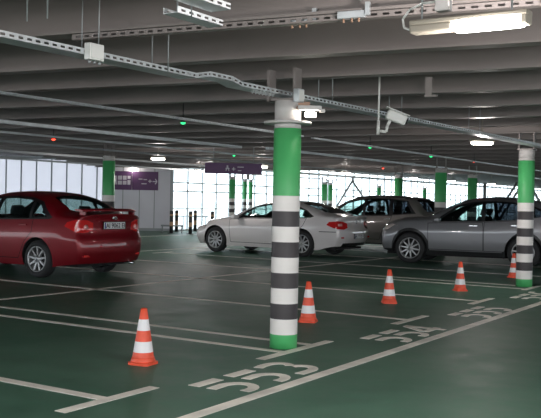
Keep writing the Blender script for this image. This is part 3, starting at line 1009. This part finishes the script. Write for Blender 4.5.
for sg in (1, -1):
    b = BM(); pts = []
    for k in range(13):
        x = inf4['xf'] - 2.1 - k * .15
        q = inf4['hit']((x, sg * .60, 3), (0, 0, -1)); pts.append(q + Vector((0, 0, .045 if 0 < k < 12 else 0)))
    add_path(b, pts, .016, 8)
    for k in (4, 8): add_tube(b, pts[k], pts[k] - Vector((0, 0, .05)), .014, 6)
    obj('roof_rail', b, M['trimblack'], r4)

# ------------------------------------------------------------------ overhead services
def tray(name, pts, w, hgt, label, cat='cable tray', pitch=.12, m=None, detail=12.0, rods=()):
    """perforated cable tray: floor sheet and two slotted sides following pts"""
    root = empty(name, pts[0], 0, label=label, category=cat)
    m = m or M['zinc']
    o0 = pts[0]
    bb = BM()
    for a, c in zip(pts[:-1], pts[1:]):
        d = (c - a); n = Vector((-d.y, d.x, 0)).normalized()
        q = [a - o0 - n * w / 2, a - o0 + n * w / 2, a - o0 + n * w / 2 + Vector((0, 0, .004)), a - o0 - n * w / 2 + Vector((0, 0, .004))]
        add_prism(bb, q, d)
    obj('tray_floor', bb, m, root)
    for sg in (-1, 1):
        bb = BM(); run = 0
        for a, c in zip(pts[:-1], pts[1:]):
            d = (c - a); Ln = d.length; e = d.normalized(); n = Vector((-d.y, d.x, 0)).normalized() * (w / 2 * sg)
            t = .003 * Vector((-d.y, d.x, 0)).normalized()
            def strip(z0, z1, s0, s1):
                p0 = a - o0 + n + e * s0
                q = [p0 + Vector((0, 0, z0)), p0 + t + Vector((0, 0, z0)), p0 + t + Vector((0, 0, z1)), p0 + Vector((0, 0, z1))]
                add_prism(bb, q, e * (s1 - s0))
            if run > detail: strip(0, hgt, 0, Ln)
            else:
                strip(0, hgt * .32, 0, Ln); strip(hgt * .68, hgt, 0, Ln)
                k = 0.0
                while k < Ln and run + k < detail:
                    strip(hgt * .32, hgt * .68, k, min(Ln, k + pitch * .45)); k += pitch
                if k < Ln: strip(hgt * .32, hgt * .68, k, Ln)
            run += Ln
        obj('side_rail', bb, m, root)
    for s in rods:
        bb = BM(); p = s - o0
        for sg in (-1, 1):
            n = Vector((-UY, UX, 0)) * (w / 2 * sg)
            add_tube(bb, p + n, Vector((p.x + n.x, p.y + n.y, ZS - o0.z)), .005, 6)
        obj('hanger_rod', bb, M['zincdark'], root)
    return root


# main tray past the first column, stepping up where it crosses a beam
tray('cable_tray', [W(-7.5, .13, 2.475), W(-1.42, .10, 2.475), W(-1.22, .10, 2.515), W(-.9, .09, 2.515), W(-.75, .09, 2.485), W(3, -.03, 2.485), W(8.0, -.25, 2.485), W(26, -.25, 2.485)],
     .17, .045, 'long galvanised cable tray passing over both striped columns', pitch=.075, detail=14,
     rods=[at(37, 20, 2.475), W(-2.6, .1, 2.475), W(-1.8, .1, 2.475), W(.9, .05, 2.485), W(2.6, 0, 2.485), W(5.2, -.1, 2.485)])
tray('cable_tray', [W(-4.5, 2.78, 2.5), W(1, 2.74, 2.5), W(5, 2.74, 2.5)], .05, .03, 'narrow pale slotted rail crossing the dark ceiling above the red car', pitch=.09, detail=9)
tray('cable_tray', [W(5.4, 2.78, 2.5), W(9, 2.8, 2.5), W(20, 2.8, 2.5)], .05, .03, 'narrow slotted rail running on behind the big column to the right', detail=0)
def duct(pts, w, hgt, label, m, name='cable_duct', cat='cable duct'):
    bb = BM()
    for a, c in zip(pts[:-1], pts[1:]):
        d = c - a; n = Vector((-d.y, d.x, 0)).normalized()
        add_prism(bb, [a - n * w / 2, a + n * w / 2, a + n * w / 2 + Vector((0, 0, hgt)), a - n * w / 2 + Vector((0, 0, hgt))], d)
    obj(name, bb, m, label=label, category=cat)


duct([W(-4, 5.65, 2.49), W(7.2, 5.5, 2.49)], .11, .05, 'broad pale duct under the ceiling above the red car', M['zinc'])
duct([W(7.6, 5.1, 2.49), W(30, 4.9, 2.49)], .08, .05, 'pale duct running right behind the hanging camera', M['zinc'])
duct([W(-2, 7.3, 2.5), W(11, 7.1, 2.5)], .06, .035, 'thin pale duct behind the broad one over the red car', M['zinc'])
duct([W(1, 9.3, 2.5), W(26, 9.1, 2.5)], .07, .04, 'thin duct over the white saloon', M['zincdark'])
duct([W(-1, 12.2, 2.49), W(26, 12.2, 2.49)], .12, .05, 'dull duct crossing beyond the parked cars', M['zincdark'])
duct([W(0, 15.5, 2.49), W(30, 15.5, 2.49)], .10, .05, 'dull duct nearest the glazed facade', M['zincdark'])
duct([W(11, -.9, 2.49), W(34, -.9, 2.49)], .08, .05, 'duct at upper right beyond the nearer columns', M['zinc'])
# short trays at upper left
e = Vector((UX, UY, 0))
p = at(221, 11, 2.5); tray('cable_tray', [p - e * 1.6, p], .13, .036, 'short bright slotted tray at top of the ceiling left of centre', pitch=.08, detail=9)
p = at(216, 27, 2.46); q = at(187, 22, 2.46)
d_ = (q - p); tray('cable_tray', [p - e * .42, p], .10, .036, 'stub of slotted tray hanging below the short bright one', pitch=.07, detail=9, rods=[p - e * .3])
# slotted angle rail along the beam
c = bn * 5.64
a_ = at(-20, 39, 2.5); z_ = Vector((0, 0, 2.70))
tray('slotted_rail', [Vector((c + bd * -4.4).to_tuple()) + z_, Vector((c + bd * 4.4).to_tuple()) + z_], .06, .045, 'slotted steel rail under the front ceiling beam', cat='rail', pitch=.085, m=M['beam'], detail=8)

# junction box on the tray
p = at(96, 52.5, 2.49); uu = (p - W(0, 0)).dot(Vector((UX, UY, 0))); p = W(uu, .100, 2.49)
p = W(uu + .03, .100, 2.49); t = empty('junction_box', p, TH, label='white square junction box clipped to the long cable tray', category='junction box')
b = BM(); add_box(b, (0, -.105, .01), (.145, .06, .12), bevel=.006); obj('box', b, M['whitebox'], t)
b = BM(); add_box(b, (0, -.138, .01), (.125, .008, .10), bevel=.003); obj('lid', b, M['whitebox'], t)
b = BM()
for k in (-.05, 0, .05): add_tube(b, (k, -.11, -.055), (k, -.11, -.075), .011, 8)
obj('cable_gland', b, M['zincdark'], t)
# box on top of first column
p = at(289.5, 96, 2.5); q = W(-.02, -.165, 2.475)
t = empty('junction_box', q, TH, label='small grey box where the tray meets the big column', category='junction box')
b = BM(); add_box(b, (0, 0, .0), (.11, .06, .13), bevel=.005); obj('box', b, M['zinc'], t)
b = BM(); add_box(b, (0, -.033, .0), (.09, .006, .11), bevel=.002); obj('lid', b, M['whitebox'], t)

# main tube lamp
A = at(412, 30.5, 2.45); B = at(530, 19, 2.45)
A_T, B_T = A.copy(), B.copy(); ang = math.atan2(B.y - A.y, B.x - A.x); Ln = (B - A).length
t = empty('tube_lamp', A, ang, label='long bright tube lamp hung from the ceiling at upper right', category='lamp')
b = BM(); add_box(b, (Ln * .5, 0, .035), (Ln, .10, .03), bevel=.008); add_box(b, (Ln * .19, 0, .0), (Ln * .38, .095, .05), bevel=.012); add_box(b, (Ln - .02, 0, 0), (.04, .095, .055), bevel=.01)
obj('housing', b, M['housing'], t)
b = BM(); add_box(b, (Ln * .67, 0, -.005), (Ln * .58, .085, .065), bevel=.02); obj('diffuser', b, M['tube'], t)
for x in (.06, Ln - .1): b = BM(); add_tube(b, (x, 0, .05), (x, 0, .75), .006, 6); obj('hanger_rod', b, M['zinc'], t)
b = BM(); add_path(b, [Vector((.0 + .0, 0, .0)), Vector((-.05, 0, .02)), Vector((-.06, 0, .07)), Vector((-.02, 0, .12)), Vector((.06, 0, .15)), Vector((.16, 0, .15))], .007, 8); obj('cable', b, M['whitebox'], t)
b = BM(); add_box(b, (0, 0, 0), (.085, .06, .09), bevel=.006); jb = obj('junction_box', b, M['concrete'], label='pale pinkish box above the dark end of the long lamp', category='junction box')
jp = A + Vector((math.cos(ang), math.sin(ang), 0)) * .19 + Vector((0, 0, .135)); jb.location = jp; jb.rotation_euler = (0, 0, ang)
for k, (px, py) in enumerate([(300, 18), (352, 12)]):
    p = at(px, py, 2.75)
    t = empty('beam_clamp', p, BA, label=['galvanised clamp on the front beam above the big column', 'galvanised clamp on the front beam left of the long lamp'][k], category='clamp')
    b = BM(); add_box(b, (0, 0, -.02), (.2, .05, .05), bevel=.004); add_box(b, (.12, -.02, .01), (.03, .03, .09)); obj('clip', b, M['zinc'], t)
    for kk in (-.06, 0, .05): b = BM(); add_tube(b, (kk, 0, -.045), (kk, 0, -.07), .008, 6); obj('bolt', b, M['copper'], t)

# lamp on the column
p = W(0, 0, 2.3)
t = empty('column_lamp', p, 0, label='small bright lamp bracketed to the top of the big column', category='lamp')
b = BM(); add_box(b, (.235, -.12, .055), (.23, .10, .045), bevel=.01); add_box(b, (.36, -.12, .03), (.05, .06, .03)); obj('housing', b, M['concrete'], t)
b = BM(); add_box(b, (.245, -.125, -.01), (.115, .07, .05), Matrix.Rotation(.12, 3, 'X'), bevel=.018); obj('diffuser', b, M['lampon'], t)
b = BM(); add_box(b, (.16, -.06, .10), (.16, .03, .04)); add_tube(b, (.10, -.03, .10), (.12, -.10, .05), .012, 8); obj('bracket', b, M['copper'], t)
# coil of conduit left of the column head
b = BM(); pts = []
for k in range(90):
    a = k * 2 * PI / 12; s = k / 90
    q = W(-.26 - s * .22, -.045, 2.49) + Vector((0, 0, -.03 + .012 * s)) + Vector((UX * 0 + .0, .02 * math.cos(a), .02 * math.sin(a)))
    pts.append(q + Vector((-.12 * s, 0, 0)))
add_path(b, pts, .004, 5); obj('coiled_conduit', b, M['zinc'], label='coiled metal conduit left of the big column head', category='conduit')

# bracket dropping from a beam near (430, 90)
p = at(429, 78, ZB)
b = BM(); add_box(b, p + Vector((0, 0, -.09)), (.07, .02, .2), Matrix.Rotation(BA, 3, 'Z')); add_box(b, p + Vector((.02, -.02, -.19)), (.13, .06, .02), Matrix.Rotation(BA, 3, 'Z'))
obj('hanging_bracket', b, M['beam'], label='steel bracket hanging under a beam left of the right column', category='bracket')

# hanging camera
p = at(379, 99, 2.62)
t = empty('security_camera', p, 0, label='white bullet security camera hanging on a drop pole', category='camera')
b = BM(); add_tube(b, (0, 0, 0.58), (0, 0, -.40), .011, 10); add_tube(b, (0, 0, -.24), (-.004, 0, -.40), .018, 10); obj('drop_pole', b, M['whitebox'], t)
b = BM(); add_path(b, [Vector((.02, 0, -.36)), Vector((.09, 0, -.37)), Vector((.10, 0, -.30)), Vector((.13, 0, -.24))], .017, 8); obj('bracket', b, M['whitebox'], t)
Rm = Matrix.Rotation(.36, 3, 'Y')
b = BM(); add_box(b, (.20, 0, -.205), (.23, .11, .115), Rm, bevel=.02); obj('camera_body', b, M['whitebox'], t)
b = BM(); add_box(b, (.215, 0, -.140), (.28, .13, .012), Rm, bevel=.004); obj('sun_shield', b, M['whitebox'], t)
b = BM(); add_tube(b, (.30, -.0, -.243), (.325, 0, -.253), .036, 14); obj('lens', b, M['trimblack'], t)

# far ceiling lamps
def small_lamp():
    t = empty('ceiling_lamp', (0, 0, 0), 0, category='lamp', group='small ceiling lamps in the distance')
    bb = BM(); add_box(bb, (0, 0, .06), (.40, .14, .05), bevel=.01); add_tube(bb, (0, 0, .08), (0, 0, .74), .012, 6); obj('housing', bb, M['housing'], t)
    bb = BM(); add_box(bb, (0, 0, .015), (.34, .12, .05), bevel=.02); obj('diffuser', bb, M['lampon'], t)
    return t


LAMPS = [(482, 144, 'lit ceiling lamp left of the right striped column top'), (158, 159.5, 'lit ceiling lamp above the wall sign, left of centre'),
         (199, 171.5, 'left one of two lit lamps over the bollards'), (209.5, 172, 'second of two lit lamps over the bollards'),
         (262, 167.5, 'lit lamp right beside the hanging purple sign'), (331, 179, 'tiny lit lamp over the far close pair of columns'),
         (345.5, 173.7, 'lit lamp just above the chevron brace'), (413.5, 179, 'lit lamp between the two green columns behind the estate'),
         (421.5, 184.8, 'tiny lit lamp low over the estate rear window'), (451.5, 181.7, 'lit lamp beside the column behind the crossover bonnet'),
         (491.5, 184.5, 'lit lamp over the crossover roof'), (378.5, 182.5, 'tiny lit lamp over the estate roof')]
l0 = None
for px, py, lab in LAMPS:
    p = at(px, py, 2.46)
    if l0 is None: l0 = small_lamp(); l0.location = p; l0.rotation_euler = (0, 0, 0); l0['label'] = lab
    else: dup(l0, p, 0, label=lab)
# spot lamp above the wall sign
p = at(133, 169, d=YC - .3)
b = BM(); add_box(b, p, (.16, .14, .11), bevel=.03); obj('wall_spotlight', b, M['lampon'], label='small lit spotlight over the purple wall sign', category='lamp')

# bay indicators
def indicator(m):
    t = empty('bay_indicator', (0, 0, 0), 0, category='indicator light')
    bb = BM(); add_lathe(bb, [(.035, .03), (.035, .07), (.007, .08), (.007, .68)], 16); obj('housing', bb, M['trimblack'], t)
    bb = BM(); add_lathe(bb, [(.012, 0), (.032, .01), (.038, .03)], 16); obj('lens', bb, m, t)
    return t


REDS = [(53.5, 140.5, 'red bay indicator light on the ceiling above the red saloon'), (383, 169, 'red bay indicator light above the estate'), (474, 162.5, 'red bay indicator light left of the right column')]
GRNS = [(183, 124.5, 'green bay indicator light left of the big column'), (370, 148.5, 'green bay indicator light under the hanging camera'), (234, 156.5, 'green bay indicator light above the hanging sign'), (431, 157.5, 'green bay indicator light above the crossover bonnet')]
for lst, m in ((REDS, M['redled']), (GRNS, M['greenled'])):
    i0 = None
    for px, py, lab in lst:
        p = at(px, py, 2.53)
        if i0 is None: i0 = indicator(m); i0.location = p; i0['label'] = lab; i0['group'] = ('red' if m is M['redled'] else 'green') + ' bay indicators'
        else: dup(i0, p, 0, label=lab)

# ------------------------------------------------------------------ signs
x0, x1 = at(114.5, 180, d=YC).x, at(158.5, 180, d=YC).x
zt_, zb_ = at(136, 171.5, d=YC).z, at(136, 190, d=YC).z
sc = (x1 - x0) / 44.0
t = empty('wall_sign', ((x0 + x1) / 2, YC - .10, (zt_ + zb_) / 2), 0, label='wide purple direction sign on the white panelled wall', category='sign')
b = BM(); wS = x1 - x0; hS = zt_ - zb_
add_box(b, (-wS / 2 + 9 * sc, 0, 0), (18 * sc - .03, .04, hS)); add_box(b, (-wS / 2 + 18.2 * sc + (wS - 18.2 * sc) / 2, 0, 0), (wS - 18.2 * sc, .04, hS)); obj('sign_board', b, M['purple'], t)
b = BM()
def sx(px): return (px - 136.5) * sc
def sz_(py): return (180.7 - py) * sc
for px0, px1, py0, py1 in [(114.8, 117.2, 176, 184.8), (118.3, 122.4, 176, 180), (118.3, 122.4, 181, 184.8), (123.3, 127, 176, 180), (123.3, 127, 181, 184.8), (128, 131, 176, 179), (128, 131, 180.4, 184.8)]:
    add_box(b, ((sx(px0) + sx(px1)) / 2, -.026, (sz_(py0) + sz_(py1)) / 2), (abs(px1 - px0) * sc, .012, abs(py1 - py0) * sc))
obj('pictogram', b, M['signwhite'], t)
b = BM()
def bar(px0, py0, px1, py1, th=.9):
    a = Vector((sx(px0), -.026, sz_(py0))); c = Vector((sx(px1), -.026, sz_(py1))); d = (c - a).normalized(); n = Vector((-d.z, 0, d.x)) * th * sc / 2
    add_prism(b, [a - n, a + n, c + n, c - n], (0, -.008, 0))
bar(139, 179, 143, 179); bar(144, 179.4, 147.5, 179.4); bar(142, 183.6, 147, 183.6)
bar(148.7, 181, 152.2, 181); bar(150.4, 179.4, 150.4, 182.6)
bar(153, 181.2, 157.5, 181.2); bar(157.5, 181.2, 155.6, 178.6); bar(157.5, 181.2, 155.6, 183.8)
obj('arrow', b, M['signwhite'], t)

p0 = at(205, 167, d=22); p1 = at(262, 168, d=22)
zt_, zb_ = at(232, 163.2, d=22).z, at(232, 173.8, d=22).z
t = empty('hanging_sign', ((p0.x + p1.x) / 2, 22, (zt_ + zb_) / 2), 0, label='long purple sign hanging from the ceiling left of the big column', category='sign')
wS = p1.x - p0.x; hS = zt_ - zb_; sc2 = wS / 57
b = BM(); add_box(b, (0, 0, 0), (wS, .05, hS), bevel=.005); obj('sign_board', b, M['purple'], t)
b = BM()
def q2(px, py): return Vector(((px - 233.5) * sc2, -.03, (168.5 - py) * sc2))
def bar2(px0, py0, px1, py1, th=.8):
    a = q2(px0, py0); c = q2(px1, py1); d = (c - a).normalized(); n = Vector((-d.z, 0, d.x)) * th * sc2 / 2
    add_prism(b, [a - n, a + n, c + n, c - n], (0, -.008, 0))
bar2(227.5, 165.6, 227.5, 166.8, 1.6); bar2(226, 171, 227.3, 167); bar2(229.2, 171, 227.8, 167); bar2(225.6, 168.6, 229.6, 168.6)
bar2(232, 169, 235.5, 169); bar2(233.7, 167.3, 233.7, 170.7)
bar2(237.5, 167, 243.8, 167); bar2(238, 170.6, 241.5, 170.6)
obj('lettering', b, M['signwhite'], t)
for x in (-wS * .35, wS * .35): b = BM(); add_tube(b, (x, 0, hS / 2), (x, 0, ZS - (zt_ + zb_) / 2), .012, 6); obj('hanger_rod', b, M['zincdark'], t)

# ------------------------------------------------------------------ bollards and rail by the facade
def bollard():
    t = empty('bollard', (0, 0, 0), 0, category='bollard', group='striped bollards by the facade')
    bb = BM(); add_lathe(bb, [(.076, 0), (.076, .30), (.076, .48), (.076, .72), (.076, .80), (.076, .90), (.06, .94)], 18, [0, 1, 0, 1, 0, 0]); obj('shaft', bb, [M['bblack'], M['yellow']], t)
    bb = BM(); add_lathe(bb, [(.15, 0), (.15, .02)], 18); obj('base_plate', bb, M['bblack'], t)
    return t


b0 = None
for px, d, lab in [(171.5, 36.0, 'striped bollard, first from the wall corner'), (176.6, 37.8, 'striped bollard behind the first from the wall corner'),
                   (190.5, 35.5, 'striped bollard in the middle of the glazed opening'), (195.2, 38.8, 'striped bollard behind the middle one'),
                   (212.4, 36.5, 'striped bollard just above the white saloon bonnet')]:
    p = at(px, 220, d=d); p.z = 0
    if b0 is None: b0 = bollard(); b0.location = p; b0['label'] = lab
    else: dup(b0, p, 0, label=lab)
A = at(161, 226, d=36.5); B = at(183, 226.5, d=36.5)
t = empty('guard_rail', (A.x, 36.5, 0), 0, label='low grey guard rail beside the first bollard', category='rail')
b = BM(); add_tube(b, (0, 0, .30), (B.x - A.x, 0, .30), .035, 10); obj('rail', b, M['zincdark'], t)
for x in (.06, B.x - A.x - .05): b = BM(); add_tube(b, (x, 0, 0), (x, 0, .30), .03, 8); obj('post', b, M['zincdark'], t)
A = at(160, 217, d=41); B = at(208, 217, d=41)
t = empty('barrier_rail', (A.x, 41.0, 0), 0, label='thin grey barrier outside behind the bollards', category='rail')
b = BM(); add_tube(b, (0, 0, .62), (B.x - A.x, 0, .62), .03, 8); obj('rail', b, M['zincdark'], t)
for x in (.1, 1.1, B.x - A.x - .1): b = BM(); add_tube(b, (x, 0, -.1), (x, 0, .62), .03, 8); obj('post', b, M['zincdark'], t)

# ------------------------------------------------------------------ light
w = bpy.data.worlds.new('World'); C.world = w; w.use_nodes = True
bg = w.node_tree.nodes['Background']; bg.inputs[0].default_value = (.86, .95, 1.0, 1); bg.inputs[1].default_value = 2.4


def area(name, loc, sx_, sy_, energy, color, rot=(0, 0, 0)):
    ld = bpy.data.lights.new(name, 'AREA'); ld.shape = 'RECTANGLE'; ld.size = sx_; ld.size_y = sy_; ld.energy = energy; ld.color = color
    o = bpy.data.objects.new(name, ld); COL.objects.link(o); o.location = loc; o.rotation_euler = rot
    return o


def lamp_light(p, e, col=(1, .93, .90), r=.12):
    ld = bpy.data.lights.new('lamp_light', 'POINT'); ld.energy = e; ld.color = col; ld.shadow_soft_size = r
    o = bpy.data.objects.new('lamp_light', ld); COL.objects.link(o); o.location = p
    return o


tube = [o for o in COL.objects if o.name == 'tube_lamp'][0]
mid = A_T.lerp(B_T, .67)
lamp_light(mid + Vector((0, 0, -.10)), 66)
ADDED_TUBES = [(-2.4, 2.0), (2.6, .6), (-3.2, -3.0), (1.4, -3.6), (6.2, 2.8), (-6.5, 5.5), (-6.0, .5), (7.5, 7.0)]  # extra tube lamps outside the frame, added to brighten the foreground
for k, (x, y) in enumerate(ADDED_TUBES):
    dup(tube, (x, y, 2.45), TH + PI / 2, label='added tube lamp out of view, brightening the foreground', group='added tube lamps out of view')
    lamp_light(Vector((x, y, 2.34)) + Vector((-UY, UX, 0)) * .6, 66)
for o in [o for o in COL.objects if o.name.startswith('ceiling_lamp')]:
    lamp_light(o.location + Vector((0, 0, -.08)), 27, r=.08)

# ------------------------------------------------------------------ camera
cam = bpy.data.cameras.new('camera'); co = bpy.data.objects.new('camera', cam); COL.objects.link(co)
cam.sensor_fit = 'HORIZONTAL'; cam.sensor_width = 36; cam.lens = F / 541 * 36
cam.clip_start = .05; cam.clip_end = 800
co.matrix_world = Matrix.Translation((0, 0, HC)) @ Matrix.Rotation(PI / 2 - PITCH, 4, 'X') @ Matrix.Rotation(ROLL, 4, 'Z')
C.camera = co
vs = C.view_settings
vs.view_transform = 'Standard'; vs.look = 'None'; vs.exposure = 0.82; vs.gamma = 1; vs.use_curve_mapping = False
C.cycles.use_denoising = True
C.cycles.max_bounces = 10; C.cycles.diffuse_bounces = 5; C.cycles.transparent_max_bounces = 16
C.cycles.sample_clamp_indirect = 6
